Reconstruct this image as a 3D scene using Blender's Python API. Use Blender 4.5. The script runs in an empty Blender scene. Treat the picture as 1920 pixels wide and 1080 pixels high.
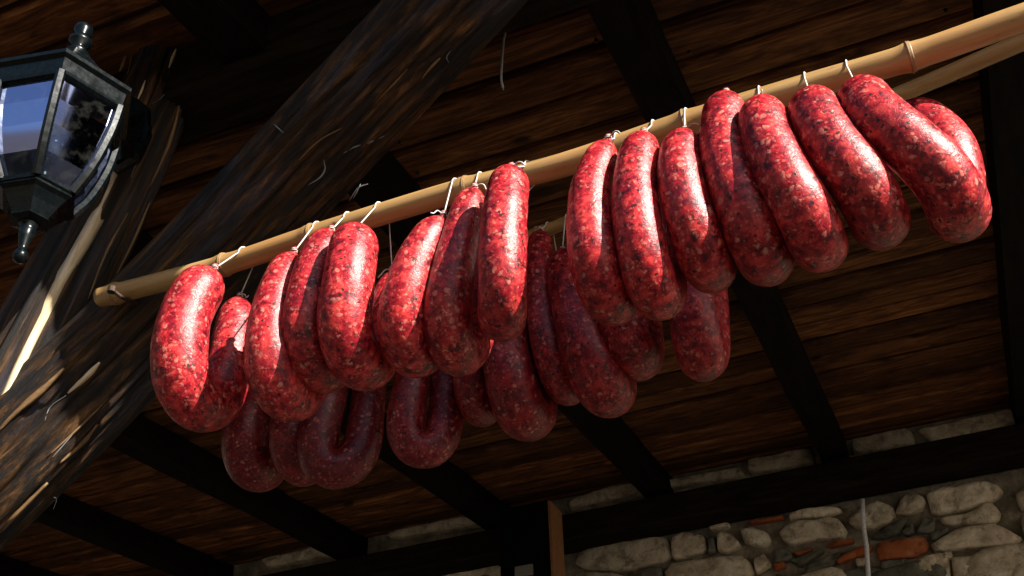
import bpy, math, random
from mathutils import Vector, Matrix, noise
from mathutils.bvhtree import BVHTree
random.seed(7)
C = bpy.context.scene.collection
sc = bpy.context.scene

# ------------------------------------------------------------------ camera
CAMZ = 1.6
FPX = 2150.0
UP = Vector((-100, -3000, 2150)).normalized()          # world up seen in camera axes (x right, y down, z forward)
XA = Vector((.921, -.237, -.309)); XA = (XA - UP * XA.dot(UP)).normalized()
YA = UP.cross(XA)
RW = Matrix((XA, YA, UP))                               # camera axes -> world axes
cam_d = bpy.data.cameras.new('camera'); cam = bpy.data.objects.new('camera', cam_d); C.objects.link(cam)
cam_d.sensor_width = 36; cam_d.lens = 36 * FPX / 1920; cam_d.clip_start = .02; cam_d.clip_end = 3000
r_, u_, b_ = RW @ Vector((1, 0, 0)), RW @ Vector((0, -1, 0)), RW @ Vector((0, 0, -1))
cam.matrix_world = Matrix(((r_.x, u_.x, b_.x, 0), (r_.y, u_.y, b_.y, 0), (r_.z, u_.z, b_.z, CAMZ), (0, 0, 0, 1)))
sc.camera = cam

# ------------------------------------------------------------------ sky, sun, exposure
SUN = Vector((.80, -.33, .505)).normalized()
w = bpy.data.worlds.new('World'); sc.world = w; w.use_nodes = True
nt = w.node_tree; bg = nt.nodes['Background']
sky = nt.nodes.new('ShaderNodeTexSky'); sky.sky_type = 'NISHITA'; sky.sun_disc = False
sky.sun_elevation = math.asin(SUN.z); sky.sun_rotation = math.atan2(SUN.x, SUN.y)
nt.links.new(sky.outputs[0], bg.inputs[0]); bg.inputs[1].default_value = .05
sl = bpy.data.lights.new('sun', 'SUN'); sl.energy = 5; sl.angle = math.radians(.5); sl.color = (1, .95, .86)
so = bpy.data.objects.new('sun', sl); C.objects.link(so); so.rotation_euler = SUN.to_track_quat('Z', 'Y').to_euler()
sc.view_settings.view_transform = 'Standard'; sc.view_settings.look = 'None'
sc.view_settings.exposure = 1.6; sc.view_settings.gamma = 1

# ------------------------------------------------------------------ helpers
def ray(px, py): return RW @ Vector((px - 960, py - 540, FPX))
def atY(px, py, Y):
    d = ray(px, py); p = d * (Y / d.y); return Vector((p.x, p.y, p.z + CAMZ))
def depth(p): return (p - Vector((0, 0, CAMZ))).dot(RW @ Vector((0, 0, 1)))

def mesh(name, verts, faces, mat, parent=None, smooth=False):
    me = bpy.data.meshes.new(name); me.from_pydata([tuple(v) for v in verts], [], faces); me.update()
    me.materials.append(mat)
    if smooth: me.polygons.foreach_set('use_smooth', [True] * len(me.polygons))
    o = bpy.data.objects.new(name, me); C.objects.link(o)
    if parent: o.parent = parent
    return o
def empty(name, label, cat, group=None, kind=None):
    o = bpy.data.objects.new(name, None); C.objects.link(o); o.empty_display_size = .05
    return tag(o, label, cat, group, kind)
def tag(o, label=None, cat=None, group=None, kind=None):
    if label: o['label'] = label
    if cat: o['category'] = cat
    if group: o['group'] = group
    if kind: o['kind'] = kind
    return o

class MB:
    def __init__(s): s.v = []; s.f = []
    def add(s, v, f):
        k = len(s.v); s.v += [Vector(p) for p in v]; s.f += [tuple(i + k for i in q) for q in f]
    def box(s, M, x0, x1, y0, y1, z0, z1, ch=0.0):
        """box in frame M; ch chamfers the long edges on the z0 side"""
        if ch:
            prof = [(y0, z1), (y1, z1), (y1, z0 + ch), (y1 - ch, z0), (y0 + ch, z0), (y0, z0 + ch)]
        else: prof = [(y0, z1), (y1, z1), (y1, z0), (y0, z0)]
        n = len(prof)
        v = [M @ Vector((x, p[0], p[1])) for x in (x0, x1) for p in prof]
        f = [(i, (i + 1) % n, n + (i + 1) % n, n + i) for i in range(n)] + [tuple(range(n))[::-1], tuple(range(n, 2 * n))]
        s.add(v, f)
    def lathe(s, M, prof, n=24, ang0=0.0, caps=True):
        """prof = [(radius, z)] about local z"""
        v = [M @ Vector((r * math.cos(ang0 + 2 * math.pi * i / n), r * math.sin(ang0 + 2 * math.pi * i / n), z)) for r, z in prof for i in range(n)]
        f = [(j * n + i, j * n + (i + 1) % n, (j + 1) * n + (i + 1) % n, (j + 1) * n + i) for j in range(len(prof) - 1) for i in range(n)]
        if caps: f += [tuple(range(n))[::-1], tuple(range((len(prof) - 1) * n, len(prof) * n))]
        s.add(v, f)
    def tube(s, pts, rad, n=8, fn=None, caps=True):
        fr = frames(pts); v = []; f = []
        for j, (p, (t, a, b)) in enumerate(zip(pts, fr)):
            r = rad[j] if hasattr(rad, '__len__') else rad
            for i in range(n):
                th = 2 * math.pi * i / n; q = a * math.cos(th) + b * math.sin(th)
                k = fn(p, q, j, th, r) if fn else r
                v.append(p + q * k)
        for j in range(len(pts) - 1):
            for i in range(n): f.append((j * n + i, j * n + (i + 1) % n, (j + 1) * n + (i + 1) % n, (j + 1) * n + i))
        if caps: f += [tuple(range(n))[::-1], tuple(range((len(pts) - 1) * n, len(pts) * n))]
        s.add(v, f)
    def build(s, name, mat, parent=None, smooth=False): return mesh(name, s.v, s.f, mat, parent, smooth)

def frames(pts):
    out = []; n = len(pts); a = None
    for i in range(n):
        t = (pts[min(i + 1, n - 1)] - pts[max(i - 1, 0)]).normalized()
        if a is None:
            a = t.cross(Vector((.123, .9, .2))).normalized()
        a = (a - t * a.dot(t)).normalized()
        out.append((t, a, t.cross(a)))
    return out
def spline(P, n):
    """Catmull-Rom (chordal) through P, resampled evenly to n points"""
    Q = [P[0] * 2 - P[1]] + list(P) + [P[-1] * 2 - P[-2]]; D = []
    for k in range(1, len(Q) - 2):
        p0, p1, p2, p3 = Q[k - 1:k + 3]
        t0 = 0; t1 = t0 + max((p1 - p0).length, 1e-6) ** .5; t2 = t1 + max((p2 - p1).length, 1e-6) ** .5; t3 = t2 + max((p3 - p2).length, 1e-6) ** .5
        for i in range(24):
            t = t1 + (t2 - t1) * i / 24
            a1 = p0 * ((t1 - t) / (t1 - t0)) + p1 * ((t - t0) / (t1 - t0)); a2 = p1 * ((t2 - t) / (t2 - t1)) + p2 * ((t - t1) / (t2 - t1)); a3 = p2 * ((t3 - t) / (t3 - t2)) + p3 * ((t - t2) / (t3 - t2))
            b1 = a1 * ((t2 - t) / (t2 - t0)) + a2 * ((t - t0) / (t2 - t0)); b2 = a2 * ((t3 - t) / (t3 - t1)) + a3 * ((t - t1) / (t3 - t1))
            D.append(b1 * ((t2 - t) / (t2 - t1)) + b2 * ((t - t1) / (t2 - t1)))
    D.append(P[-1]); L = [0]
    for i in range(1, len(D)): L.append(L[-1] + (D[i] - D[i - 1]).length)
    out = []; k = 0
    for i in range(n):
        d = L[-1] * i / (n - 1)
        while k < len(L) - 2 and L[k + 1] < d: k += 1
        out.append(D[k].lerp(D[k + 1], (d - L[k]) / max(L[k + 1] - L[k], 1e-9)))
    return out, L[-1]

# ------------------------------------------------------------------ materials
class Mat:
    def __init__(s, name):
        s.m = bpy.data.materials.new(name); s.m.use_nodes = True; s.t = s.m.node_tree; s.N = s.t.nodes
        s.b = s.N['Principled BSDF']; s.out = s.N['Material Output']; s._pos = None
    def node(s, typ, **kw):
        n = s.N.new(typ)
        for k, v in kw.items(): setattr(n, k, v)
        return n
    def put(s, sock, val):
        if hasattr(val, 'is_output'): s.t.links.new(val, sock)
        elif val is not None: sock.default_value = val
    def pos(s, scale=(1, 1, 1), rnd=True, rot=(0, 0, 0)):
        tc = s.node('ShaderNodeTexCoord'); v = tc.outputs['Object']
        if rnd:
            oi = s.node('ShaderNodeObjectInfo'); m = s.node('ShaderNodeVectorMath', operation='MULTIPLY_ADD')
            s.put(m.inputs[0], oi.outputs['Random']); m.inputs[1].default_value = (37.1, 19.7, 53.3); s.put(m.inputs[2], v); v = m.outputs[0]
        mp = s.node('ShaderNodeMapping'); s.put(mp.inputs[0], v); mp.inputs['Scale'].default_value = scale; mp.inputs['Rotation'].default_value = rot
        return mp.outputs[0]
    def noise(s, vec, scale, detail=4, rough=.55, dist=0):
        n = s.node('ShaderNodeTexNoise'); s.put(n.inputs['Vector'], vec); s.put(n.inputs['Scale'], scale); s.put(n.inputs['Detail'], detail); s.put(n.inputs['Roughness'], rough); s.put(n.inputs['Distortion'], dist)
        return n.outputs['Fac']
    def voro(s, vec, scale, feature='F1', rnd=1.0):
        n = s.node('ShaderNodeTexVoronoi', feature=feature); s.put(n.inputs['Vector'], vec); s.put(n.inputs['Scale'], scale); s.put(n.inputs['Randomness'], rnd)
        return n.outputs
    def math(s, op, a, b=None, clamp=False):
        n = s.node('ShaderNodeMath', operation=op, use_clamp=clamp); s.put(n.inputs[0], a)
        if b is not None: s.put(n.inputs[1], b)
        return n.outputs[0]
    def ramp(s, fac, *stops):
        n = s.node('ShaderNodeValToRGB'); s.put(n.inputs[0], fac); e = n.color_ramp.elements
        while len(e) < len(stops): e.new(.5)
        for k, (p, c) in zip(e, stops): k.position = p; k.color = (c, c, c, 1) if not hasattr(c, '__len__') else (*c, 1)
        return n.outputs[0]
    def mix(s, fac, a, b, mode='MIX'):
        n = s.node('ShaderNodeMix', data_type='RGBA', blend_type=mode); s.put(n.inputs[0], fac)
        for k, v in ((6, a), (7, b)): s.put(n.inputs[k], v if hasattr(v, 'is_output') else (*v, 1))
        return n.outputs[2]
    def bump(s, h, strength=.3, dist=.002, prev=None):
        n = s.node('ShaderNodeBump'); s.put(n.inputs['Height'], h); n.inputs['Strength'].default_value = strength; n.inputs['Distance'].default_value = dist
        if prev: s.put(n.inputs['Normal'], prev)
        return n.outputs[0]
    def warp(s, vec, scale, amt):
        n = s.node('ShaderNodeTexNoise'); s.put(n.inputs['Vector'], vec); n.inputs['Scale'].default_value = scale; n.inputs['Detail'].default_value = 2
        m = s.node('ShaderNodeVectorMath', operation='MULTIPLY_ADD'); s.put(m.inputs[0], n.outputs['Color']); m.inputs[1].default_value = (amt,) * 3; s.put(m.inputs[2], vec)
        return m.outputs[0]
    def set(s, color=None, rough=None, normal=None, metal=None, **kw):
        if color is not None: s.put(s.b.inputs['Base Color'], color if hasattr(color, 'is_output') else (*color, 1))
        if rough is not None: s.put(s.b.inputs['Roughness'], rough)
        if normal is not None: s.put(s.b.inputs['Normal'], normal)
        if metal is not None: s.put(s.b.inputs['Metallic'], metal)
        for k, v in kw.items(): s.put(s.b.inputs[k], v)
        return s.m

def mat_sausage():
    m = Mat('sausage_meat'); p = m.pos(); pw = m.warp(m.warp(p, 60, .010), 220, .005)
    oi = m.node('ShaderNodeObjectInfo')
    n1 = m.noise(pw, 75, 6, .7); base = m.ramp(n1, (.37, (.05, .002, .005)), (.5, (.31, .008, .016)), (.62, (.60, .044, .040)))
    darken = m.node('ShaderNodeSeparateColor'); m.put(darken.inputs[0], oi.outputs['Color']); darken = darken.outputs[0]   # how far this sausage's meat is mixed darker, most in the back row
    base = m.mix(m.math('MULTIPLY', darken, .8), base, (.075, .006, .008))
    # fat: cells of two sizes, only some of them, with ragged edges
    def fat(scale, thr, keep):
        v = m.voro(pw, scale); sep = m.node('ShaderNodeSeparateColor'); m.put(sep.inputs[0], v['Color'])
        size = m.math('MULTIPLY', m.math('SUBTRACT', sep.outputs[0], keep, True), thr / (1 - keep))
        d = m.math('SUBTRACT', size, v['Distance'])
        return m.math('MULTIPLY', d, 3.6, True)
    f1 = fat(150, .66, .45); f2 = fat(260, .66, .25)
    fatn = m.noise(p, 260, 2); fcol = m.ramp(fatn, (.3, (.55, .11, .09)), (.7, (.76, .34, .25)))
    col = m.mix(m.math('MULTIPLY', f2, m.math('SUBTRACT', .55, m.math('MULTIPLY', darken, .22))), base, (.60, .13, .09)); col = m.mix(m.math('MULTIPLY', f1, m.math('SUBTRACT', .58, m.math('MULTIPLY', darken, .10))), col, fcol)
    # coarse pepper and herb flecks
    v = m.voro(m.warp(p, 140, .006), 135); sep = m.node('ShaderNodeSeparateColor'); m.put(sep.inputs[0], v['Color'])
    pep = m.math('MULTIPLY', m.math('GREATER_THAN', sep.outputs[1], .62), m.math('MULTIPLY', m.math('SUBTRACT', .30, v['Distance']), 16, True))
    big = m.noise(p, 14, 2); pep = m.math('MULTIPLY', pep, m.ramp(big, (.38, 0.3), (.5, 1.0)))
    blot = m.noise(m.warp(p, 20, .02), 26, 4, .6); col = m.mix(m.ramp(blot, (.50, 0), (.68, .62)), col, (.11, .004, .010))
    col = m.mix(m.math('MULTIPLY', pep, .92), col, (.012, .010, .007))
    # taut casing: fine wrinkles and lumps of the filling
    wr = m.noise(m.warp(p, 35, .012), 190, 6, .72, 1.2)
    nb = m.bump(wr, .34, .0018); nb = m.bump(f1, .18, .0012, nb); nb = m.bump(m.noise(p, 70, 3), .25, .0030, nb)
    rg = m.ramp(m.noise(p, 90, 4), (.3, .25), (.7, .42))
    m.set(col, rg, nb); m.b.inputs['Subsurface Weight'].default_value = .12; m.b.inputs['Subsurface Radius'].default_value = (1, .25, .15); m.b.inputs['Subsurface Scale'].default_value = .004
    m.b.inputs['Specular IOR Level'].default_value = .5; m.b.inputs['Coat Weight'].default_value = .0; m.b.inputs['IOR'].default_value = 1.40; m.b.inputs['Coat Roughness'].default_value = .36; m.put(m.b.inputs['Coat Normal'], nb)
    return m.m
def mat_plank():
    m = Mat('stained_plank'); oi = m.node('ShaderNodeObjectInfo')
    p = m.pos((1.2, 9, 9)); pw = m.warp(p, 1.6, .5)
    g = m.noise(pw, 7, 6, .65, .6); fine = m.noise(m.pos((3, 60, 60)), 3, 4, .7)
    col = m.ramp(g, (.30, (.028, .010, .0035)), (.46, (.11, .041, .013)), (.60, (.22, .088, .028)), (.78, (.36, .160, .055)))
    col = m.mix(m.ramp(fine, (.35, .5), (.6, 0)), col, (.035, .014, .006))
    st = m.noise(m.pos((1.6, 3.2, 3)), 3.2, 5, .62); col = m.mix(m.ramp(st, (.54, 0), (.70, .85)), col, (.020, .007, .003))
    kn = m.voro(m.pos((4.5, 9, 9)), 1.0); col = m.mix(m.ramp(kn['Distance'], (.06, .95), (.13, 0)), col, (.015, .007, .004))
    tone = m.node('ShaderNodeHueSaturation'); m.put(tone.inputs['Color'], col); m.put(tone.inputs['Value'], m.math('MULTIPLY_ADD', oi.outputs['Random'], .7)); tone.inputs['Value'].default_value = 1
    k = m.node('ShaderNodeMath', operation='MULTIPLY_ADD'); m.put(k.inputs[0], oi.outputs['Random']); k.inputs[1].default_value = .9; k.inputs[2].default_value = .48; m.put(tone.inputs['Value'], k.outputs[0])
    return m.set(tone.outputs[0], .7, m.bump(fine, .35, .002, m.bump(g, .3, .003)), **{'Specular IOR Level': .12})
def mat_rafter():
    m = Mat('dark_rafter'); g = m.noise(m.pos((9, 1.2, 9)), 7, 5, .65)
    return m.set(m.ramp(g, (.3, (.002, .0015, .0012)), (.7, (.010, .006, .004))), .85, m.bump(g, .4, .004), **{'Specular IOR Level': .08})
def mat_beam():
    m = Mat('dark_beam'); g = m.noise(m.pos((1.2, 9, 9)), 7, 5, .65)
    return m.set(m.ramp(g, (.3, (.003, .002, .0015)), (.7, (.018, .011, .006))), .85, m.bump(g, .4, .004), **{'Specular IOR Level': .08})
def mat_log(name, warm=1.0):
    """weathered log; grain runs along local z of the object"""
    m = Mat(name); p = m.pos((21, 21, 1.0), rnd=False); pw = m.warp(p, .8, .3)
    g = m.noise(pw, 2.6, 7, .68, .4); fine = m.noise(m.pos((90, 90, 3.0), rnd=False), 4, 5, .75)
    col = m.ramp(g, (.34, (.004, .003, .003)), (.46, (.018, .010, .006)), (.55, (.060, .028, .010)), (.64, (.13, .062, .021)), (.76, (.27, .15, .058)))
    grey = m.noise(m.pos((9, 9, 1.4), rnd=False), 2.2, 4, .6); col = m.mix(m.ramp(grey, (.52, 0), (.62, .55)), col, (.036, .040, .062))  # bluish-grey patches paint the sky's sheen into the log colour
    dark = m.noise(m.pos((15, 15, 1.0), rnd=False), 2.0, 5, .6); col = m.mix(m.ramp(dark, (.53, 0), (.59, .93)), col, (.009, .008, .008))
    col = m.mix(m.ramp(fine, (.36, .6), (.58, 0)), col, (.006, .005, .004))
    rg = m.ramp(grey, (.35, .66), (.65, .46))
    return m.set(col, rg, m.bump(fine, .6, .003, m.bump(g, .6, .006)), **{'Specular IOR Level': .25})
def mat_fresh(name, a, b):
    m = Mat(name); g = m.noise(m.pos((40, 40, 3), rnd=False), 3, 5, .65)
    return m.set(m.ramp(g, (.32, a), (.6, b)), .6, m.bump(g, .5, .002))
def mat_bamboo():
    m = Mat('bamboo'); p = m.pos((2.2, 40, 40)); g = m.noise(p, 2.0, 5, .6); fine = m.noise(m.pos((9, 400, 400)), 1, 3)
    col = m.ramp(g, (.3, (.26, .145, .050)), (.5, (.34, .20, .072)), (.72, (.41, .27, .115)))
    sp = m.noise(m.pos((9, 22, 22)), 3, 6, .75); col = m.mix(m.ramp(sp, (.60, 0), (.70, .65)), col, (.17, .075, .025))
    fr = m.noise(m.pos((3, 9, 9)), 2.2, 3); col = m.mix(m.ramp(fr, (.45, 0), (.7, .55)), col, (.36, .17, .055))
    return m.set(col, m.ramp(g, (.3, .30), (.7, .45)), m.bump(fine, .15, .0006, m.bump(sp, .1, .001)))
def mat_simple(name, c, r, metal=0, bs=0, sc_=200):
    m = Mat(name); n = m.noise(m.pos(), sc_, 4)
    col = m.ramp(n, (.3, [x * .75 for x in c]), (.7, [min(x * 1.2, 1) for x in c]))
    return m.set(col, r, m.bump(n, bs, .001) if bs else None, metal)
def mat_stone(name, a, b, c):
    m = Mat(name); oi = m.node('ShaderNodeObjectInfo'); p = m.pos(); g = m.noise(p, 16, 8, .68); sp = m.noise(m.warp(p, 12, .06), 24, 7, .72)
    col = m.ramp(g, (.28, a), (.5, b), (.70, c)); col = m.mix(m.ramp(sp, (.36, .7), (.50, 0)), col, [x * .45 for x in a])
    hs = m.node('ShaderNodeHueSaturation'); m.put(hs.inputs['Color'], col); k = m.node('ShaderNodeMath', operation='MULTIPLY_ADD'); m.put(k.inputs[0], oi.outputs['Random']); k.inputs[1].default_value = .5; k.inputs[2].default_value = .75; m.put(hs.inputs['Value'], k.outputs[0])
    return m.set(hs.outputs[0], .9, m.bump(g, .9, .016, m.bump(sp, .8, .010)), **{'Specular IOR Level': .2})
def mat_mortar():
    m = Mat('mortar'); p = m.pos(); g = m.noise(p, 14, 8, .7); f = m.noise(p, 70, 5, .7)
    return m.set(m.ramp(g, (.3, (.05, .042, .03)), (.52, (.22, .185, .13)), (.72, (.45, .385, .28))), .95, m.bump(g, 1, .02, m.bump(f, .7, .006)))
def mat_ground():
    m = Mat('paving'); p = m.pos(rnd=False); g = m.noise(p, 1.2, 8, .65); v = m.voro(p, 6, 'DISTANCE_TO_EDGE')
    col = m.ramp(g, (.3, (.15, .125, .09)), (.7, (.24, .20, .145))); col = m.mix(m.ramp(v['Distance'], (.02, .8), (.07, 0)), col, (.12, .10, .075))
    return m.set(col, .9, m.bump(g, .4, .01))
def mat_iron():
    m = Mat('black_painted_iron'); n = m.noise(m.pos(), 120, 5); e = m.noise(m.pos(), 45, 5, .7)
    col = m.ramp(n, (.3, (.0008, .0018, .0022)), (.7, (.0022, .0042, .005))); col = m.mix(m.ramp(e, (.68, 0), (.74, .3)), col, (.03, .036, .034))
    return m.set(col, m.ramp(n, (.3, .20), (.7, .32)), m.bump(n, .12, .001), **{'Specular IOR Level': .22})
def mat_glass():
    m = Mat('lantern_glass'); g = m.node('ShaderNodeBsdfGlossy'); g.inputs['Roughness'].default_value = .04; g.inputs['Color'].default_value = (.50, .58, .95, 1); t = m.node('ShaderNodeBsdfTransparent'); t.inputs[0].default_value = (.42, .50, .56, 1)
    d = m.node('ShaderNodeBsdfDiffuse'); d.inputs[0].default_value = (.25, .25, .22, 1)
    lw = m.node('ShaderNodeFresnel'); lw.inputs[0].default_value = 1.6
    mx = m.node('ShaderNodeMixShader'); m.put(mx.inputs[0], m.math('MULTIPLY_ADD', lw.outputs[0], .75)); m.put(mx.inputs[1], t.outputs[0]); m.put(mx.inputs[2], g.outputs[0])
    k = mx.inputs[0].links[0].from_node; k.inputs[2].default_value = .01; k.use_clamp = True
    m2 = m.node('ShaderNodeMixShader'); m.put(m2.inputs[0], m.ramp(m.noise(m.pos(), 40, 6, .7), (.5, .0), (.8, .07))); m.put(m2.inputs[1], mx.outputs[0]); m.put(m2.inputs[2], d.outputs[0])
    m.put(m.out.inputs[0], m2.outputs[0]); return m.m

M_SAUS = mat_sausage(); M_PLANK = mat_plank(); M_RAFT = mat_rafter(); M_BEAM = mat_beam()
M_LOG = mat_log('brace_log'); M_FRESH = mat_fresh('split_wood', (.50, .35, .19), (.76, .62, .42)); M_FIBRE = mat_fresh('bark_fibre', (.10, .105, .11), (.24, .25, .26)); M_BARK = mat_fresh('warm_fibre', (.08, .042, .016), (.22, .125, .05))
M_BAM = mat_bamboo(); M_NODE = mat_simple('bamboo_node', (.25, .145, .06), .5, 0, .2, 150); M_STRING = mat_simple('white_twine', (.50, .47, .43), .9, 0, .3, 900); M_KNOT = mat_simple('dried_casing', (.20, .015, .015), .5, 0, .4, 300)
M_STONE = mat_stone('limestone', (.30, .23, .145), (.62, .52, .37), (.78, .70, .54)); M_GSTONE = mat_stone('grey_slab_stone', (.08, .08, .06), (.15, .145, .11), (.25, .24, .19)); M_BRICK = mat_stone('old_brick', (.22, .06, .025), (.36, .10, .035), (.42, .17, .08))
M_MORTAR = mat_mortar(); M_GROUND = mat_ground(); M_IRON = mat_iron(); M_GLASS = mat_glass()
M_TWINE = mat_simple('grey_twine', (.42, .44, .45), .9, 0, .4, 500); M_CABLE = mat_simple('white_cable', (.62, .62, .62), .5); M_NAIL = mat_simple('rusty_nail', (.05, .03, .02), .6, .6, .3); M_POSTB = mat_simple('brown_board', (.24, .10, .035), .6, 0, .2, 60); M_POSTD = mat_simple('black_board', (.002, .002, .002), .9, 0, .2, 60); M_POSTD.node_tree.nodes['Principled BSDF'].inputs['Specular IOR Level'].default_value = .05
M_PLATE = mat_simple('grey_plate', (.16, .155, .13), .6); M_ROOFTOP = mat_simple('roof_felt', (.12, .06, .04), .9); M_BULB = mat_simple('bulb_glass', (.55, .56, .54), .15)

# ------------------------------------------------------------------ ground
g = mesh('ground', [(-600, -600, 0), (600, -600, 0), (600, 600, 0), (-600, 600, 0)], [(0, 1, 2, 3)], M_GROUND); tag(g, kind='structure')
M_FLOOR = mat_simple('dark_unseen_soil', (.030, .022, .016), .95, 0, .6, 12)  # dark ground out of view, put in to cut light bounced under the roof
yd = mesh('yard', [(-30, -4.2, .004), (30, -4.2, .004), (30, .55, .004), (-30, .55, .004)], [(0, 1, 2, 3)], M_FLOOR); tag(yd, kind='structure')
pf = mesh('porch_floor', [(-8, .55, .004), (7, .55, .004), (7, 3.66, .004), (-8, 3.66, .004), (-8, .55, .12), (7, .55, .12), (7, 3.66, .12), (-8, 3.66, .12)], [(0, 1, 5, 4), (1, 2, 6, 5), (3, 0, 4, 7), (4, 5, 6, 7)], M_FLOOR); tag(pf, kind='structure')

# ------------------------------------------------------------------ house across the lane (behind the viewer, mirrored in the lantern)
I4 = Matrix.Identity(4); M_RENDER = mat_simple('house_render', (.30, .25, .18), .9, 0, .3, 20); M_TILE = mat_simple('roof_tile', (.10, .075, .06), .85, 0, .5, 8); M_SHUT = mat_simple('shutter_wood', (.08, .045, .02), .6); M_WGL = mat_simple('window_glass', (.03, .035, .04), .08)
def house(label, M, L, D, Hh, floors, wmat=None):
    """house with its front on local y = 0, facing +y, length along x"""
    h = empty('offscreen_building', label, 'house'); h.matrix_world = M; e = .4
    mb = MB(); mb.box(I4, -L / 2, L / 2, -D, 0, 0, Hh); mb.build('wall', wmat or M_RENDER, h)
    x, z, r = L / 2 + e, Hh - .05, Hh + D * .27
    mesh('roof', [(-x, e, z), (x, e, z), (x, -D / 2, r), (-x, -D / 2, r), (-x, -D - e, z), (x, -D - e, z), (-x, e, z - .15), (x, e, z - .15), (-x, -D - e, z - .15), (x, -D - e, z - .15)], [(0, 1, 2, 3), (3, 2, 5, 4), (6, 7, 1, 0), (6, 0, 3, 4, 8), (7, 9, 5, 2, 1), (8, 4, 5, 9), (6, 8, 9, 7)], M_TILE, h)
    n = int(L // 3.2)
    for i in range(n):
        for k in range(floors):
            fx = -L / 2 + L * (i + .5) / n; fz = 1.1 + 2.9 * k
            mb = MB(); mb.box(I4, fx - .6, fx + .6, -.02, .06, fz - .1, fz + 1.5); wd_ = mb.build('window', M_SHUT, h)
            mb = MB(); mb.box(I4, fx - .5, fx + .5, .055, .065, fz, fz + 1.4); mb.build('pane', M_WGL, wd_)
house('rendered village house across the lane with a tiled roof', Matrix.Translation((-4, -15, 0)), 24, 8, 6.2, 2)
M_BLOCKER = mat_simple('light_blocker_boards', (.030, .022, .016), .8, 0, .4, 6)
house('unseen dark barn added beside the yard to block light from the left', Matrix.Translation((-6.2, -2.2, 0)) @ Matrix.Rotation(-math.pi / 2, 4, 'Z'), 17, 6, 6.0, 1, M_BLOCKER)  # unseen barn, added to keep low sky and lane light off the sausages

# ------------------------------------------------------------------ porch roof
H0, SL = CAMZ + 1.45, .1
roof = empty('porch_roof', 'dark lean-to porch roof of brown planks on black rafters above the sausages', 'roof')
TH = math.atan(SL)
def RF(y):        # frame on the underside of the planks: local x along the wall, y up the slope, z up through the roof
    return Matrix.Translation((0, y, H0 + SL * y)) @ Matrix.Rotation(TH, 4, 'X')
RAFX = [.31 + .612 * k for k in range(-6, 4)]
EAVE, WALLY, PITCH = .78, 3.65, .1095
rnd = random.Random(3)
row = 0; y = EAVE
while y < WALLY - .02:
    cuts = [-3.6] + [x for i, x in enumerate(RAFX) if (i + row * 2) % 5 == 0 and -3.3 < x < 2.0] + [2.2]
    for a, b in zip(cuts, cuts[1:]):
        mb = MB(); hx = (b - a) / 2 - .0015; t = rnd.uniform(-.005, .005)
        seg = 6; ww = PITCH - rnd.uniform(.009, .018)
        # a plank with slightly wandering, chamfered edges
        prof = lambda w0, w1: [(w0, .02), (w1, .02), (w1, .008), (w1 - .006, 0), (w0 + .006, 0), (w0, .008)]
        vs = []; ph = rnd.uniform(0, 99)
        for k in range(seg + 1):
            xx = -hx + 2 * hx * k / seg
            e0 = .0022 * noise.noise(Vector((xx * 4, ph, 0))); e1 = .0022 * noise.noise(Vector((xx * 4, ph, 7)))
            vs += [Vector((xx, q[0], q[1])) for q in prof(-ww / 2 + e0, ww / 2 + e1)]
        fs = [(k * 6 + i, k * 6 + (i + 1) % 6, k * 6 + 6 + (i + 1) % 6, k * 6 + 6 + i) for k in range(seg) for i in range(6)] + [(5, 4, 3, 2, 1, 0), tuple(seg * 6 + i for i in range(6))]
        o = mesh('plank', vs, fs, M_PLANK, roof)
        o.matrix_world = RF(y + PITCH / 2) @ Matrix.Translation(((a + b) / 2, 0, t)) @ Matrix.Rotation(rnd.uniform(.03, .10), 4, 'X')
    y += PITCH * math.cos(TH); row += 1
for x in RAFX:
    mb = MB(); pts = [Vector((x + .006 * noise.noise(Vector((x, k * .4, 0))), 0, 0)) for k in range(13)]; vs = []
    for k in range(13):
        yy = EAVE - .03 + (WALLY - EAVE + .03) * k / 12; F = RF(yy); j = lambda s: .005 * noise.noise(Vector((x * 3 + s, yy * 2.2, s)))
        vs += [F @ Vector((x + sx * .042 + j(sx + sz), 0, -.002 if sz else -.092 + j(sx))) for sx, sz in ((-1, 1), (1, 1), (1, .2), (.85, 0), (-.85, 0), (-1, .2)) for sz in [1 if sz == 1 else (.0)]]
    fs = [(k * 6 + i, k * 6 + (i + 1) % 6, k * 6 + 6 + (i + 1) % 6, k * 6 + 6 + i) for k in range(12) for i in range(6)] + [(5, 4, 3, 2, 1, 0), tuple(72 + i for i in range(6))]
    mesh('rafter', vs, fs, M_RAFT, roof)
I4 = Matrix.Identity(4)
mb = MB(); yy = EAVE                                                   # nail heads where the boards cross the rafters
while yy < 2.6:
    for x in RAFX:
        for sx in (-.075, .07):
            if rnd.random() < .55:
                F = RF(yy + PITCH * rnd.choice((.25, .75)) + rnd.uniform(-.008, .008)); mb.lathe(F @ Matrix.Translation((x + sx + rnd.uniform(-.015, .015), 0, -.005)), [(.0028, 0), (.0034, .001), (.0030, .009)], 7)
    yy += PITCH
tag(mb.build('nail_heads', M_NAIL, roof), kind='stuff')
mb = MB(); mb.box(RF(0), -3.7, 2.3, EAVE / math.cos(TH) - .03, WALLY / math.cos(TH) + .0, .030, .075); mb.build('roof_cover', M_ROOFTOP, roof)
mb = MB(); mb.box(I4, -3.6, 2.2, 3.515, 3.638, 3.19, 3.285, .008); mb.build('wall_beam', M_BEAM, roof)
mb = MB(); mb.box(I4, -3.6, 2.2, 1.09, 1.21, 3.045, 3.15, .01); mb.build('eave_beam', M_BEAM, roof)

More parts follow.
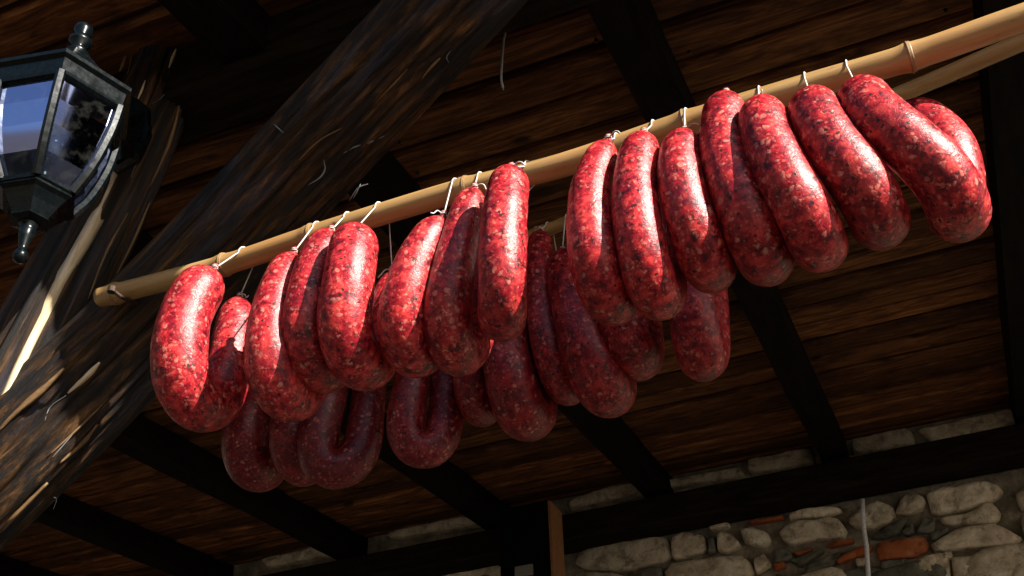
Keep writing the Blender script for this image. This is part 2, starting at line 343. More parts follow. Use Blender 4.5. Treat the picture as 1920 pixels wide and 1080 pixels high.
# ------------------------------------------------------------------ stone wall of the house
wall = empty('stone_wall', 'rubble stone house wall with brick scraps under the porch roof', 'wall')
mb = MB(); mb.box(I4, -6, 5, WALLY, WALLY + .4, 0, 4.2); mb.build('mortar_bed', M_MORTAR, wall)
def stone_from(pts, mat, out=.035, seed=0):
    """pts: outline on the wall plane as (x, z); a rounded, rough stone standing proud of the bed"""
    P = [Vector((a, b, 0)) for a, b in pts]; n = 20
    c = sum(P, Vector()) / len(P); L = [(P[(i + 1) % len(P)] - P[i]).length for i in range(len(P))]; T = sum(L); ring = []
    for k in range(n):
        d = T * k / n; i = 0
        while d > L[i] and i < len(P) - 1: d -= L[i]; i += 1
        ring.append(P[i].lerp(P[(i + 1) % len(P)], d / max(L[i], 1e-6)))
    ring = [(ring[i - 1] + ring[i] * 6 + ring[(i + 1) % n]) / 8 for i in range(n)]
    vs = []
    for s, d in ((1.05, -.02), (1.05, .55), (.98, .92), (.72, 1.0), (.36, 1.02)):
        for i, q in enumerate(ring):
            p = c + (q - c) * s; nz = noise.noise(Vector((p.x * 22, p.y * 22, seed))) * .009 + noise.noise(Vector((p.x * 60, p.y * 60, seed + 5))) * .006
            e = 1 + .10 * noise.noise(Vector((p.x * 30, p.y * 30, seed + 9)))
            p = c + (p - c) * e
            vs.append(Vector((p.x, WALLY - max(out * d + (nz if d > .2 else 0), -.02), p.y)))
    vs.append(Vector((c.x, WALLY - out * 1.05, c.y)))
    fs = [(j * n + i, (j + 1) * n + i, (j + 1) * n + (i + 1) % n, j * n + (i + 1) % n) for j in range(4) for i in range(n)] + [(4 * n + i, 5 * n, 4 * n + (i + 1) % n) for i in range(n)]
    return vs, fs
def px_poly(s): return [(lambda p: (p.x, p.z))(atY(float(a), float(b), WALLY - .02)) for a, b in (q.split(',') for q in s.split())]
STONES = [  # outlines of the stones under the beam, as lifted onto the wall
 ('s', '1084,1035 1100,1032 1135,1022 1200,1011 1252,1005 1255,1050 1210,1060 1160,1070 1085,1065'), ('s', '1259,1007 1285,999 1320,1005 1322,1032 1285,1045 1262,1049'),
 ('s', '1346,1000 1372,1002 1390,1022 1360,1037 1345,1032'), ('s', '1387,992 1410,990 1440,1000 1445,1015 1430,1025 1398,1020'),
 ('s', '1250,1072 1255,1060 1295,1052 1385,1042 1408,1052 1410,1078 1385,1090 1248,1092'), ('s', '1414,1047 1432,1038 1448,1060 1418,1074'),
 ('s', '1095,1076 1150,1074 1180,1085 1175,1105 1095,1105'), ('g', '1195,1070 1240,1062 1244,1090 1200,1095'), ('g', '1328,1010 1340,1008 1342,1034 1328,1038'),
 ('s', '1478,964 1523,954 1567,950 1579,957 1538,970 1481,973'), ('s', '1461,997 1493,976 1526,979 1567,969 1588,994 1582,1006 1529,1012 1478,1021'),
 ('s', '1590,973 1618,953 1644,939 1677,953 1676,973 1641,991 1602,988'), ('s', '1680,962 1692,932 1718,926 1733,935 1733,952 1701,966'),
 ('s', '1739,929 1760,917 1810,911 1855,902 1884,924 1867,936 1810,956 1754,966'), ('s', '1757,974 1813,965 1855,942 1881,964 1867,979 1781,986'),
 ('s', '1748,1021 1796,991 1870,982 1911,1009 1902,1021 1825,1027 1751,1035'), ('b', '1644,1018 1739,1004 1739,1033 1707,1044 1647,1050'),
 ('b', '1567,1050 1606,1027 1638,1021 1630,1036 1570,1057'), ('b', '1488,1036 1523,1027 1520,1034 1496,1043'), ('b', '1550,1019 1602,1009 1598,1017 1556,1026'),
 ('s', '1787,1047 1884,1036 1899,1090 1790,1092'), ('g', '1690,998 1713,978 1714,998 1700,1004'), ('g', '1717,998 1736,968 1754,979 1751,999'), ('g', '1633,1008 1677,978 1704,966 1688,998 1655,1010'),
 ('s', '1719,1050 1775,1036 1783,1085 1730,1088'), ('s', '1684,1075 1707,1056 1730,1090 1690,1095'), ('s', '1902,926 1930,912 1962,926 1950,950 1915,955'), ('s', '1915,970 1965,955 1985,985 1925,1010'),
 ('g', '1508,1064 1573,1034 1566,1058 1505,1082'), ('s', '800,1075 870,1062 935,1055 938,1100 800,1106'), ('b', '1405,977 1468,966 1469,972 1406,983'), ('s', '1330,989 1366,981 1366,988 1334,994'),
 ('g', '1450,1030 1480,1030 1486,1048 1455,1056'), ('b', '1448,1058 1470,1052 1474,1062 1452,1070'), ('g', '1480,1050 1520,1036 1545,1034 1500,1062'), ('s', '1604,1050 1624,1046 1630,1058 1608,1062'), ('g', '1575,1070 1640,1062 1670,1075 1640,1095 1580,1095'), ('b', '1532,1066 1548,1062 1548,1072 1534,1076'),
 ('g', '1650,1054 1700,1048 1690,1064 1655,1070'), ('s', '1765,1040 1784,1034 1786,1046 1772,1050'), ('g', '1745,1000 1780,990 1770,1004 1748,1016'), ('s', '1905,1032 1960,1022 1970,1080 1908,1088'), ('g', '1455,1076 1500,1086 1490,1105 1455,1105'),
 ('s', '1598,824 1707,804 1717,833 1606,850'), ('s', '1721,807 1855,778 1914,766 1905,796 1760,830'), ('s', '1406,862 1520,840 1526,868 1406,890'), ('s', '1067,940 1160,910 1222,905 1224,922 1120,945 1070,955'), ('s', '725,1000 830,978 925,960 928,980 830,995 728,1012'), ('s', '490,1050 600,1024 680,1010 684,1030 600,1045 494,1066'), ('s', '1240,904 1330,888 1390,876 1394,895 1300,908 1244,918'), ('s', '1925,766 2040,742 2046,770 1930,796'),
]
MM = {'s': M_STONE, 'g': M_GSTONE, 'b': M_BRICK}
for i, (k, s) in enumerate(STONES):
    vs, fs = stone_from(px_poly(s), MM[k], .034 if k == 's' else .028, i * 3.1); mesh('brick' if k == 'b' else 'stone', vs, fs, MM[k], wall, True)
# the wall goes on below and beside what the frame shows
zlow = 2.96
protos = []
for k in range(8):
    ww, hh = rnd.uniform(.10, .20), rnd.uniform(.055, .075); pts = []
    for a in range(10):
        th = 2 * math.pi * a / 10; e = rnd.uniform(.85, 1.08)
        pts.append((ww * e * math.copysign(abs(math.cos(th)) ** .6, math.cos(th)), hh * e * math.copysign(abs(math.sin(th)) ** .6, math.sin(th))))
    protos.append((stone_from(pts, M_STONE, .04, 50 + k), ww, hh))
pm = []
for k, ((vs, fs), ww, hh) in enumerate(protos):
    me = bpy.data.meshes.new('stone'); me.from_pydata([(v.x, v.y - WALLY, v.z) for v in vs], [], fs); me.materials.append(M_STONE if k % 4 else M_GSTONE); me.polygons.foreach_set('use_smooth', [True] * len(me.polygons)); pm.append((me, ww, hh))
def bottom_of_frame(x):   # height on the wall that the lower edge of the view reaches
    return 2.99 - .02 * x
for r in range(5):
    x = -2.6 + rnd.uniform(0, .1)
    while x < 1.7:
        me, ww, hh = rnd.choice(pm); zc = bottom_of_frame(x) - .10 - r * .145 + rnd.uniform(-.01, .01)
        o = bpy.data.objects.new('stone', me); C.objects.link(o); o.parent = wall; o.location = (x + ww, WALLY, zc); o.rotation_euler = (0, rnd.uniform(-.06, .06), 0); x += 2 * ww + .02
for r in range(2):
    for x0, x1 in ((-2.9, -1.75), (.42, 1.7)):
        x = x0
        while x < x1:
            me, ww, hh = rnd.choice(pm); o = bpy.data.objects.new('stone', me); C.objects.link(o); o.parent = wall; o.location = (x + ww, WALLY, 3.115 - r * .14); o.rotation_euler = (0, rnd.uniform(-.06, .06), 0); x += 2 * ww + .02
# cable down the wall
mb = MB(); cp, _ = spline([atY(1617, 936, 3.56), atY(1619, 985, 3.56), atY(1626, 1035, 3.56), atY(1629, 1090, 3.56), Vector((.0, 3.58, 2.2)) + Vector((atY(1629, 1090, 3.56).x, 0, 0)), Vector((atY(1629, 1090, 3.56).x, 3.59, .0))], 60)
mb.tube(cp, .0075, 8); tag(mb.build('cable', M_CABLE, None, True), 'thin white cable hanging down in front of the stone wall', 'cable')

# square post against the wall beam
po = empty('square_post', 'dark square post with a brown side face below the wall beam', 'post')
pa, pb = atY(1030, 1000, 3.3), atY(1062, 1000, 3.4); xl = atY(938, 1040, 3.3).x; xr = pa.x; ztop = atY(1028, 937, 3.3).z
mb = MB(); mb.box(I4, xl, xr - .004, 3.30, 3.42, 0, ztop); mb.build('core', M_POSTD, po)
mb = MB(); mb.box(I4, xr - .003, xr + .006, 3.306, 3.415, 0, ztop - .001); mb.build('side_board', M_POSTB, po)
q0, q1 = atY(966, 1064, 3.297), atY(1000, 1078, 3.297); mb = MB(); mb.box(I4, q0.x, q1.x, 3.292, 3.2985, q1.z, q0.z); mb.build('plate', M_PLATE, po)

# ------------------------------------------------------------------ logs
def log(name, label, cat, P, R, mat, seed, facets=7):
    """irregular, half-hewn log along the points P with radii R; local z runs along the log so that the grain follows it"""
    ax = (P[-1] - P[0]).normalized(); a = ax.cross(Vector((0, 1, 0))).normalized(); b = ax.cross(a)
    M = Matrix(((a.x, b.x, ax.x, P[0].x), (a.y, b.y, ax.y, P[0].y), (a.z, b.z, ax.z, P[0].z), (0, 0, 0, 1))); Mi = M.inverted()
    root = empty(name, label, cat); root.matrix_world = M
    n, m = 120, 260; pts, L = spline([Mi @ p for p in P], m); v = []; f = []
    N3 = lambda x, y, z: noise.noise(Vector((x, y, z + seed)))
    for j, p in enumerate(pts):
        t = j / (m - 1); k = t * (len(R) - 1); i0 = min(int(k), len(R) - 2); r = R[i0] + (R[i0 + 1] - R[i0]) * (k - i0)
        for i in range(n):
            th = 2 * math.pi * i / n; cx, sx = math.cos(th), math.sin(th)
            fa = math.pi * 2 / 5; ft = (th + .5 * N3(0, 0, p.z * .7 + 60) + seed) % fa - fa / 2; q = .62 + .38 * (1.08 * math.cos(fa / 2 * .8) / math.cos(ft * .8)) + .11 * N3(cx * 1.1, sx * 1.1, p.z * 1.2) + .07 * N3(cx * 3.2, sx * 3.2, p.z * 1.6 + 9) + .05 * N3(cx * 8, sx * 8, p.z * 2.2 + 20) + .02 * N3(cx * 20, sx * 20, p.z * 5)
            gr = N3(cx * 4, sx * 4, p.z * .5 + 40); q -= .16 * max(0, 1 - abs(gr) * 11); g2 = N3(cx * 7.5, sx * 7.5, p.z * .7 + 80); q -= .07 * max(0, 1 - abs(g2) * 8)          # drying cracks
            v.append(p + Vector((cx, sx, 0)) * r * q)
    for j in range(m - 1):
        for i in range(n): f.append((j * n + i, j * n + (i + 1) % n, (j + 1) * n + (i + 1) % n, (j + 1) * n + i))
    f += [tuple(range(n))[::-1], tuple(range((m - 1) * n, m * n))]
    mesh('log', v, f, mat, root, True)
    return root, (Mi, BVHTree.FromPolygons(v, f[:-2]))
BY = 1.175
bp = [atY(-300, 1180, BY - .01), atY(-120, 1000, BY), atY(20, 868, BY), atY(300, 588, BY), atY(560, 318, BY - .06), atY(868, -5, BY - .155), atY(925, -68, BY - .17)]
brace, BMi = log('timber_brace', 'weathered dark log brace running diagonally up behind the bamboo pole', 'brace', bp, [.088, .088, .088, .082, .080, .079, .079, .079], M_LOG, 3.0)
pp = [atY(-220, 1200, 1.17), atY(-60, 880, 1.15), atY(90, 600, 1.13), atY(208, 370, 1.12), atY(288, 190, 1.12), atY(322, 95, 1.12)]
post, PMi = log('timber_post', 'leaning dark log post with a pale split strip behind the lantern', 'post', pp, [.08, .078, .072, .066, .064, .06], M_LOG, 17.0)

def strip(root, Mi, px, Y, wid, mat, name='bark_strip', lift=0, curl=0, thick=.0012):
    """a flat, tapering sliver of wood or bark through the given points"""
    Mi, tree = Mi; eye = Mi @ Vector((0, 0, CAMZ)); P = []
    for x, y_ in px:          # lay the sliver on the log's own surface
        h = tree.ray_cast(eye, ((Mi @ atY(x, y_, 1.0)) - eye).normalized())
        p = h[0] + h[1] * (.0015 + lift) if h[0] else Mi @ atY(x, y_, Y(y_) if callable(Y) else Y)
        P.append(p)
    pts, _ = spline(P, 14); vw = (eye - P[0]).normalized(); v = []; f = []
    for j, p in enumerate(pts):
        t = j / 13; s = (pts[min(j + 1, 13)] - pts[max(j - 1, 0)]).normalized().cross(vw).normalized()
        k = wid * (.25 + .75 * math.sin(math.pi * min(1, t * .9 + .08))) * (1 + .35 * noise.noise(p * 60)); o_ = vw * (curl * math.sin(t * 5))
        for a_, b_ in ((-k, 0), (0, thick * 1.6), (k, 0), (0, -thick)): v.append(p + s * a_ + vw * b_ + o_)
    for j in range(13):
        for i in range(4): f.append((j * 4 + i, j * 4 + (i + 1) % 4, j * 4 + 4 + (i + 1) % 4, j * 4 + 4 + i))
    f += [(3, 2, 1, 0), (52, 53, 54, 55)]
    return mesh(name, v, f, mat, root, True)
YF = lambda py: BY - .088 - .155 * max(0, min(1, (560 - py) / 565))
for px, wd, mt in [  # loose slivers on the brace
    ([(188, 680), (165, 705), (128, 738)], .0042, M_FRESH), ([(125, 742), (95, 765), (84, 790)], .0012, M_FIBRE), ([(55, 818), (35, 828), (20, 834)], .0016, M_FIBRE), ([(140, 810), (115, 838), (96, 860)], .0016, M_FIBRE),
    ([(182, 795), (160, 822), (130, 850), (110, 868)], .0045, M_BARK), ([(100, 930), (104, 945), (100, 955)], .0011, M_FIBRE), ([(210, 633), (198, 645), (190, 652)], .0013, M_FIBRE), ([(120, 690), (80, 730), (30, 775), (-10, 815)], .0050, M_BARK),
    ([(90, 905), (50, 945), (20, 975), (-5, 1000)], .0040, M_BARK), ([(205, 745), (150, 800), (90, 855)], .0022, M_BARK),
    ([(665, 108), (640, 128), (626, 140), (618, 162)], .0030, M_FIBRE), ([(533, 250), (522, 240), (514, 233)], .0016, M_FIBRE), ([(720, 255), (690, 268), (664, 276), (645, 288)], .0022, M_FIBRE), ([(733, 224), (710, 232), (690, 250)], .0028, M_FIBRE),
    ([(608, 300), (610, 318), (602, 332), (578, 346)], .0020, M_FIBRE), ([(676, 345), (668, 362), (662, 372)], .0011, M_FIBRE), ([(683, 200), (680, 214), (684, 220)], .0013, M_FIBRE),
    ([(450, 392), (424, 396), (396, 400)], .0012, M_FIBRE), ([(444, 398), (425, 412), (400, 424)], .0022, M_FIBRE), ([(420, 370), (408, 368), (396, 374)], .0009, M_FIBRE),
    ([(765, 130), (745, 152), (720, 178), (700, 200)], .0020, M_BARK), ([(825, 108), (805, 128), (790, 146)], .0022, M_BARK), ([(640, 240), (600, 262), (560, 300)], .0011, M_BARK), ([(690, 345), (672, 352), (655, 376)], .0012, M_FIBRE), ([(845, 96), (838, 108), (842, 118)], .0009, M_FIBRE)]:
    if mt is M_FIBRE and rnd.random() < .45: continue
    strip(brace, BMi, px, YF, wd * (.7 if mt is M_FIBRE else 1), mt, lift=.0, curl=.0006)
# pale split face down the post, stringy bits at its head
strip(post, PMi, [(222, 305), (196, 372), (160, 450), (112, 540), (58, 640), (12, 740), (-30, 830)], 1.045, .0130, M_FRESH, 'split_strip', lift=.002, thick=.005)
for px, wd, mt in [([(330, 92), (322, 112), (316, 128)], .0030, M_FRESH), ([(273, 152), (264, 172), (258, 190)], .0022, M_FRESH), ([(236, 105), (230, 122), (224, 134)], .0035, M_BARK), ([(288, 0), (268, 50), (250, 100), (240, 140)], .0016, M_BARK),
                   ([(300, 140), (318, 160), (300, 185), (284, 195)], .0008, M_FIBRE), ([(270, 262), (270, 285), (255, 310), (246, 335)], .0012, M_FIBRE), ([(280, 380), (250, 450), (215, 520)], .0030, M_BARK), ([(360, 100), (372, 125), (370, 150)], .0014, M_BARK), ([(340, 180), (320, 260), (280, 350)], .0035, M_BARK), ([(240, 400), (200, 470), (165, 560)], .0028, M_BARK)]:
    strip(post, PMi, px, 1.045, wd, mt, lift=.0, curl=.001)

# twine end dangling from the planks
mb = MB(); a0 = atY(949, 48, 1.30); tp, _ = spline([a0 + Vector((0, 0, .05)), a0, atY(944, 80, 1.30), atY(941, 120, 1.30), atY(940, 150, 1.30), atY(943, 164, 1.30)], 24); mb.tube(tp, .0022, 6)
for q in range(4): mb.tube([tp[-1], tp[-1] + Vector((rnd.uniform(-.004, .004), 0, -.006))], .0005, 4)
tag(mb.build('twine', M_TWINE, None, True), 'short frayed grey twine dangling from the roof planks right of the brace', 'twine')

# ------------------------------------------------------------------ bamboo poles
def bamboo(name, label, pts, radii, nodes):
    root = empty(name, label, 'pole'); cen, L = spline(pts, 240); mb = MB(); xs = [p.x for p in cen]
    R = []
    for j, p in enumerate(cen):
        t = j / 239; r = radii[0] + (radii[1] - radii[0]) * t
        for nx in nodes:
            d = (p.x - nx); r += .0024 * math.exp(-(d / .009) ** 2) - .0010 * math.exp(-((d - .004) / .003) ** 2)
        R.append(r * (1 + .012 * noise.noise(Vector((p.x * 5, 3, radii[0] * 1000)))))
    mb.tube(cen, R, 28); stem = mb.build('stem', M_BAM, root, True)
    for nx in nodes:
        j = min(range(240), key=lambda k: abs(xs[k] - nx)); t, a, b = frames(cen)[j]; m2 = MB(); Rr = R[j] + .0001
        c = cen[j] + t * .001; m2.tube([c - t * .0035, c - t * .0016, c - t * .0002, c + t * .0008, c + t * .002, c + t * .0035], [Rr - .0012, Rr + .0007, Rr + .0009, Rr - .0002, Rr + .0003, Rr - .0012], 28, caps=False); m2.build('node_ring', M_NODE, stem, True)
    return root, cen, R
PY = lambda x: 1.075 - .03 * (x + 1.1) / 1.3
ppx = [(188, 558), (420, 497), (580, 444), (865, 357), (1060, 308), (1288, 231), (1500, 167), (1707, 107), (1900, 40), (2200, -62)]
pts = []
for a, b in ppx:
    Y = 1.06
    for _ in range(4): Y = PY(atY(a, b, Y).x)
    pts.append(atY(a, b, Y))
nodes = [atY(a, b, 1.06).x for a, b in ((203, 553), (412, 499), (580, 444), (873, 355), (1288, 231), (1707, 107))]
pole, PC, PR = bamboo('bamboo_pole', 'long tan bamboo pole carrying the front row of sausages', pts, (.0150, .0168), nodes)
H2 = 1.16
def at_h(px, py, h): d = ray(px, py); return d * (h / d.z) + Vector((0, 0, CAMZ))
pts2 = [at_h(330, 712, H2), at_h(430, 672, H2), at_h(1040, 426, H2), at_h(1670, 184, H2), at_h(1883, 93, H2), at_h(2150, -22, H2)]
pole2, PC2, PR2 = bamboo('bamboo_pole', 'thinner bamboo pole behind and below the long one, carrying the dark back row', pts2, (.0085, .0130), [at_h(1040, 426, H2).x - .03, at_h(1290, 326, H2).x, at_h(620, 600, H2).x])
# nail that holds the pole on the brace
mb = MB(); a = atY(243, 560, 1.065); mb.tube([atY(262, 574, 1.12), a + Vector((0, -.02, -.008)), a + Vector((-.004, -.034, -.004))], [.0035, .003, .003], 8); mb.lathe(Matrix.Translation(a + Vector((-.004, -.034, -.004))), [(.001, -.006), (.006, -.005), (.0055, .004), (.001, .005)], 10)
mb.build('nail', M_NAIL, brace, False).matrix_parent_inverse = brace.matrix_world.inverted()

# ------------------------------------------------------------------ sausages
def pole_at(cen, R, x):
    j = min(range(len(cen)), key=lambda k: abs(cen[k].x - x)); return cen[j], R[j]
def sausage(label, group, T, Mpx, B, wpx, Yf, back=None, yaw=0.0, W=.088, cen=PC, PRr=PR, seed=0, sx=0.0, wb=None, tp=.2, darken=.15):
    """T: top of the near leg, Mpx: middle of it, B: lowest point of the bend (all on the photo), lifted to the plane Yf and behind"""
    e = Vector((math.sin(yaw), math.cos(yaw), 0)); t = atY(*T, Yf + .012); d = depth(t); r = wpx / 2 * d / FPX * .95
    m = atY(*Mpx, Yf - .004); rp = r * FPX / d
    p33 = atY(B[0], B[1] - rp * .93, Yf + .77 * W * math.cos(yaw)); zc = p33.z + .42 * W
    c = Vector((p33.x - e.x * .27 * W, Yf + .5 * W * math.cos(yaw), zc))               # middle of the bend's circle
    arc = [c - e * (math.cos(k) * W / 2) - Vector((0, 0, math.sin(k) * W / 2)) + Vector(((m.x - c.x) * .45 * (1 - math.sin(k)) if k < 1.57 and not yaw else 0, 0, 0)) for k in (.55, 1.05, 1.57, 2.09, 2.6)]
    t2 = atY(*back[0], Yf + W * math.cos(yaw) + .01) if back else t + e * (W - .012) + Vector((0, 0, -.012))
    m2 = atY(*back[1], Yf + W * math.cos(yaw)) if back else (t2 + c + e * W / 2) / 2 + e * .006
    m2 = Vector((m2.x, m2.y, (t2.z + zc) / 2)); m = Vector((m.x, m.y, (t.z + zc) / 2)); ctrl = [t, m] + arc + [m2, t2]
    n, ns = 64, 28; cl, L = spline(ctrl, n); R = []
    for _ in range(24): cl = [cl[0]] + [(cl[j - 1] + cl[j] * 2 + cl[j + 1]) / 4 for j in range(1, n - 1)] + [cl[-1]]
    r2 = (wb / 2 * depth(t2) / FPX) if wb else r * .93
    for j in range(n):
        s = L * j / (n - 1); k = 1.0
        for q, len_ in ((s, 1.15 * r), (L - s, 1.3 * r)):
            if q < len_: k = min(k, max(.10, math.sqrt(max(0, 1 - (1 - q / len_) ** 2.0))))
        tt = j / (n - 1); rr = r + (r2 - r) * max(0, (tt - .45) / .55)
        bulge = 1 + .045 * noise.noise(Vector((seed * 3.7, tt * 4.5, 1))) + .06 * math.sin(math.pi * tt) - .03
        rr *= 1 - tp * (1 - min(1, tt / .40)) ** 1.4 - (.12 if not wb else 0) * max(0, (tt - .6) / .4); R.append(rr * k * bulge)
    root = empty('sausage', label, 'sausage', group); root.location = t; mb = MB()
    def fn(p, q, j, th, rr):
        return rr * (1 + .030 * noise.noise(p * 32 + q * .4 + Vector((seed, 0, 0))) + .014 * noise.noise(p * 85 + Vector((0, seed, 0))))
    mb.tube([p - t for p in cl], R, ns, fn); mb.build('casing', M_SAUS, root, True).color = (darken, darken, darken, 1)
    # gathered, tied ends and the twine over the pole
    ks = []
    for end, nx in ((cl[0], cl[1]), (cl[-1], cl[-2])):
        dr = (end - nx).normalized(); dr = (dr + Vector((0, .0, 1.2))).normalized(); k0 = end - t; kn = MB()
        kn.tube([k0 - dr * .004, k0 + dr * .002, k0 + dr * .005, k0 + dr * .009, k0 + dr * .013], [.0062, .0042, .0030, .0046, .0030], 10, lambda p, q, j, th, rr: rr * (1 + .25 * math.sin(th * 4 + j)))
        kn.build('tied_end', M_KNOT, root, True); ks.append(k0 + dr * .0055)
    cx, rr = pole_at(cen, PRr, t.x + sx); cx = cx - t; ro = rr + .0016; st = MB()
    def tang(k, sgn):   # where the straight twine meets the pole on one side
        return math.pi / 2 * sgn
    path = [ks[0]]
    for q in range(9):
        th = math.pi * (1.02 - 1.04 * q / 8); path.append(Vector((cx.x + (q / 8 - .5) * .004, cx.y + math.cos(th) * ro, cx.z + math.sin(th) * ro)))
    path.append(ks[1]); full = []
    for a_, b_ in zip(path, path[1:]):
        full += [a_.lerp(b_, q / 3) for q in range(3)]
    full.append(path[-1]); st.tube(full, .0010, 6)
    for k0 in ks:      # turns of twine round the neck and loose tails
        st.tube([k0 + Vector((math.cos(a_) * .0040, math.sin(a_) * .0040, .0004 * a_ - .001)) for a_ in [q * .6 for q in range(22)]], .0009, 5)
        if rnd.random() < .5: continue
        a_ = rnd.uniform(0, 6.28); w_ = Vector((math.cos(a_), math.sin(a_) * .6 - .4, 0)); tl, _ = spline([k0, k0 + w_ * .009 + Vector((0, 0, .003)), k0 + w_ * .016 + Vector((0, 0, -.006 * rnd.random())), k0 + w_ * .020 + Vector((0, 0, -.012 * rnd.random()))], 10); st.tube(tl, .0009, 5)
    st.build('string', M_STRING, root, True)
    return root
GF, GB = 'sausages on the front bamboo pole', 'sausages on the back bamboo pole'
FRONT = [
 ('leftmost sausage of the front row, its open horseshoe bend showing both legs', (400, 509), (340, 640), (392, 815), 101, .985, dict(tp=0.02, back=((449, 562), (434, 668)), W=.105, wb=70, sx=-.008)),
 ('second sausage from the pole\'s free end, lit down its left flank', (550, 478), (510, 620), (552, 796), 95, 1.0, dict(tp=0.32)),
 ('narrower sausage wedged close behind the fat one near the left brace', (620, 437), (582, 590), (612, 741), 90, 1.0, dict()),
 ('fat sausage, fourth from the pole\'s free end, with a brightly lit upper half', (668, 433), (654, 575), (692, 739), 101, .985, dict(tp=0.06, back=((735, 513), (728, 610)), W=.105, wb=55)),
 ('sausage after the first gap, fifth from the pole\'s free end', (830, 410), (782, 555), (784, 712), 95, .995, dict(tp=0.38)),
 ('sixth sausage from the pole\'s free end, mostly in its neighbour\'s shade', (889, 358), (864, 540), (864, 711), 90, 1.01, dict(tp=0.28)),
 ('straight upright sausage standing beside the wide middle gap', (959, 320), (948, 480), (942, 646), 89, .975, dict(yaw=-.40, W=.078, tp=0.06)),
 ('first sausage right of the wide middle gap, long and pointed at the top', (1140, 267), (1113, 440), (1152, 616), 97, .98, dict(tp=0.38)),
 ('slim lit sausage, second right of the wide middle gap', (1207, 255), (1200, 430), (1240, 607), 95, .975, dict()),
 ('sausage ending lowest under the node, third right of the wide middle gap', (1284, 252), (1285, 400), (1335, 553), 95, .975, dict()),
 ('tall sausage with a shaded middle, fourth from the right end of the row', (1362, 181), (1372, 360), (1440, 543), 102, .98, dict()),
 ('sausage third from the right end, its flank in full sun', (1426, 194), (1456, 345), (1540, 515), 104, .965, dict(tp=0.08)),
 ('sausage next to last at the right end, shaded below its middle', (1520, 181), (1555, 315), (1652, 470), 108, .972, dict(tp=0.04)),
 ('rightmost sausage of the front row, fully sunlit with its rear leg showing', (1607, 165), (1655, 298), (1800, 457), 112, .978, dict(tp=0.04, back=((1690, 204), (1798, 322)), W=.11, wb=88)),
]
for i, (lab, T, Mp, B, wp, Yf, kw) in enumerate(FRONT): sausage(lab, GF, T, Mp, B, wp, Yf, seed=i * 1.7 + .3, darken=(.05, .12, .22, .0, .10, .38, .12, .08, .0, .18, .22, .10, .28, .12)[i], **kw)
def Y2(px): return pole_at(PC2, PR2, at_h(px, 672 - .4 * (px - 430), H2).x)[0].y
BACK = [
 ('shadowed sausage bend hanging lowest at the left of the back row', (455, 700), (460, 820), (492, 923), 88, dict()),
 ('small dark sausage bend between two larger ones at the left of the back row', (555, 660), (545, 815), (575, 914), 78, dict()),
 ('dark sausage loop facing forward with a narrow dark slot, lower left', (625, 625), (617, 800), (655, 916), 74, dict(yaw=1.05, W=.082, back=((695, 655), (688, 800)))),
 ('dark sausage loop hanging alone below the fifth and sixth front sausages', (785, 570), (778, 775), (815, 882), 68, dict(yaw=1.0, W=.070, back=((845, 600), (838, 770)))),
 ('mostly hidden thin sausage behind the middle of the back row', (890, 520), (885, 700), (908, 806), 62, dict()),
 ('dark sausage bend below the straight upright front sausage', (950, 500), (950, 720), (994, 834), 92, dict()),
 ('thin sausage with one sunlit patch just inside the wide middle gap', (1013, 436), (1013, 570), (1070, 770), 62, dict(W=.09)),
 ('large dark sausage filling the wide middle gap', (1055, 474), (1080, 640), (1146, 788), 96, dict(W=.09)),
 ('dark sausage bend below the two slim lit front sausages', (1150, 420), (1168, 610), (1200, 720), 92, dict()),
 ('dark sausage hanging alone at the right end of the back row', (1300, 360), (1312, 590), (1322, 726), 92, dict(W=.07)),
]
for i, (lab, T, Mp, B, wp, kw) in enumerate(BACK): sausage(lab, GB, T, Mp, B, wp, Y2(T[0]) - .052, cen=PC2, PRr=PR2, seed=40 + i * 2.3, darken=(.85, .8, 1.0, .75, .7, .6, .5, .5, .4, .4)[i], **kw)

# ------------------------------------------------------------------ lantern
lamp = empty('lantern', 'black six-sided outdoor lantern with glass panes mounted on the log post', 'lantern')
LD = 1.5; lc = ray(117, 198) / FPX * LD + Vector((0, 0, CAMZ)); lamp.location = lc
va = math.atan2(-lc.y, -lc.x)                            # one corner of the hexagon points towards the viewer
A0 = va + math.radians(-8)
RINGS = [(.082, -.020), (.079, -.056), (.072, -.090), (.061, -.126), (.045, -.158)]
hexpt = lambda r, z, k: Vector((r * math.cos(A0 + k * math.pi / 3), r * math.sin(A0 + k * math.pi / 3), z))
mb = MB(); mb.lathe(I4, [(.081, -.026), (.086, -.023), (.089, .001), (.095, .005), (.095, .011), (.056, .040), (.028, .078), (.017, .094), (.012, .098)], 6, A0); cap_o = mb.build('cap', M_IRON, lamp)
mb = MB(); mb.lathe(I4, [(.011, .092), (.016, .098), (.010, .104), (.0085, .110), (.015, .117), (.016, .122), (.010, .127), (.0095, .133), (.013, .140), (.0125, .148), (.006, .155), (.001, .157)], 20); mb.build('finial', M_IRON, cap_o, True)
for k in range(6):
    fb = MB(); P = [hexpt(r + .002, z, k) for r, z in RINGS]; fb.tube(spline(P, 12)[0], .0062, 6); bar = fb.build('corner_bar', M_IRON, lamp)
    v = []; f = []
    for r, z in RINGS:
        a, b = hexpt(r - .002, z, k), hexpt(r - .002, z, k + 1); v += [a, b]
    for j in range(4): f.append((2 * j, 2 * j + 1, 2 * j + 3, 2 * j + 2))
    mesh('pane', v, f, M_GLASS, lamp)
    for r, z in (RINGS[0], RINGS[-1]):
        rb = MB(); a, b = hexpt(r, z, k), hexpt(r, z, k + 1); rb.tube([a, b], .0055, 6); rb.build('rail', M_IRON, lamp)
mb = MB(); mb.lathe(I4, [(.047, -.155), (.048, -.165), (.042, -.169), (.033, -.180), (.024, -.194), (.025, -.197), (.014, -.200)], 6, A0); cup_o = mb.build('cup', M_IRON, lamp)
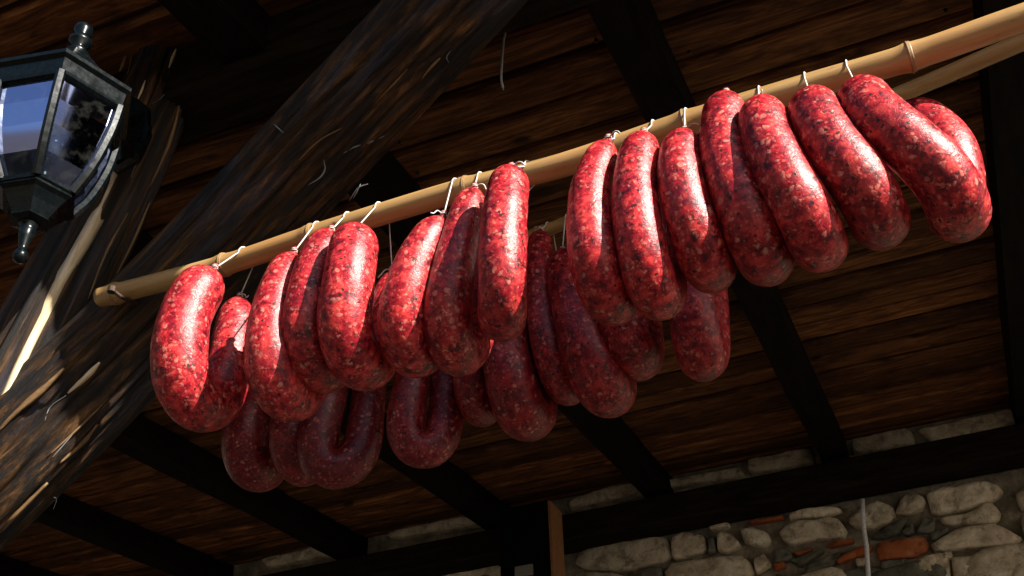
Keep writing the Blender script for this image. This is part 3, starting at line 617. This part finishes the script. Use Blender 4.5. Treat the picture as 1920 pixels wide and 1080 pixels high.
mb = MB(); mb.lathe(I4, [(.009, -.196), (.0125, -.200), (.0125, -.203), (.009, -.206), (.011, -.210), (.0085, -.220), (.0055, -.234), (.0048, -.238), (.008, -.242), (.0095, -.248), (.007, -.254), (.001, -.257)], 20); mb.build('drop', M_IRON, cup_o, True)
mb = MB(); mb.lathe(I4, [(.011, -.152), (.012, -.138), (.010, -.122), (.011, -.117)], 14); soc_o = mb.build('socket', M_IRON, lamp, True)
mb = MB(); mb.lathe(I4, [(.010, -.118), (.016, -.105), (.024, -.088), (.026, -.075), (.021, -.060), (.011, -.051), (.001, -.049)], 20); mb.build('bulb', M_GLASS, soc_o, True)
# arm and back plate to the post
pl = atY(236, 246, 1.03) - lc; dirv = Vector((pl.x, pl.y, 0)).normalized(); sd = dirv.cross(Vector((0, 0, 1)))
arm = MB(); prev = None; pts_ = [Vector((0, 0, -.01)) + dirv * .085, dirv * (.085 + .04) + Vector((0, 0, -.012)), pl - dirv * .02]
F2 = Matrix(((dirv.x, sd.x, 0, 0), (dirv.y, sd.y, 0, 0), (0, 0, 1, 0), (0, 0, 0, 1))); ln = Vector((pl.x, pl.y, 0)).length
v = [F2 @ Vector(p) for p in ((.06, -.016, -.002), (.06, .016, -.002), (.06, .016, -.05), (.06, -.016, -.05), (ln, -.024, pl.z + .05), (ln, .024, pl.z + .05), (ln, .024, pl.z - .055), (ln, -.024, pl.z - .055))]
mesh('arm', v, [(0, 1, 2, 3), (7, 6, 5, 4), (0, 4, 5, 1), (1, 5, 6, 2), (2, 6, 7, 3), (3, 7, 4, 0)], M_IRON, lamp)
prof = [(0, .085), (.030, .055), (.040, .0), (.030, -.055), (0, -.085), (-.030, -.055), (-.040, 0), (-.030, .055)]
v = [F2 @ Vector((ln + dx, y_ * k, pl.z + z * k)) for dx, k in ((.012, 1.0), (.004, 1.0), (-.004, .9)) for y_, z in prof]
mesh('back_plate', v, [(i, (i + 1) % 8, 8 + (i + 1) % 8, 8 + i) for i in range(8)] + [(8 + i, 8 + (i + 1) % 8, 16 + (i + 1) % 8, 16 + i) for i in range(8)] + [tuple(range(8))[::-1], tuple(range(16, 24))], M_IRON, lamp)
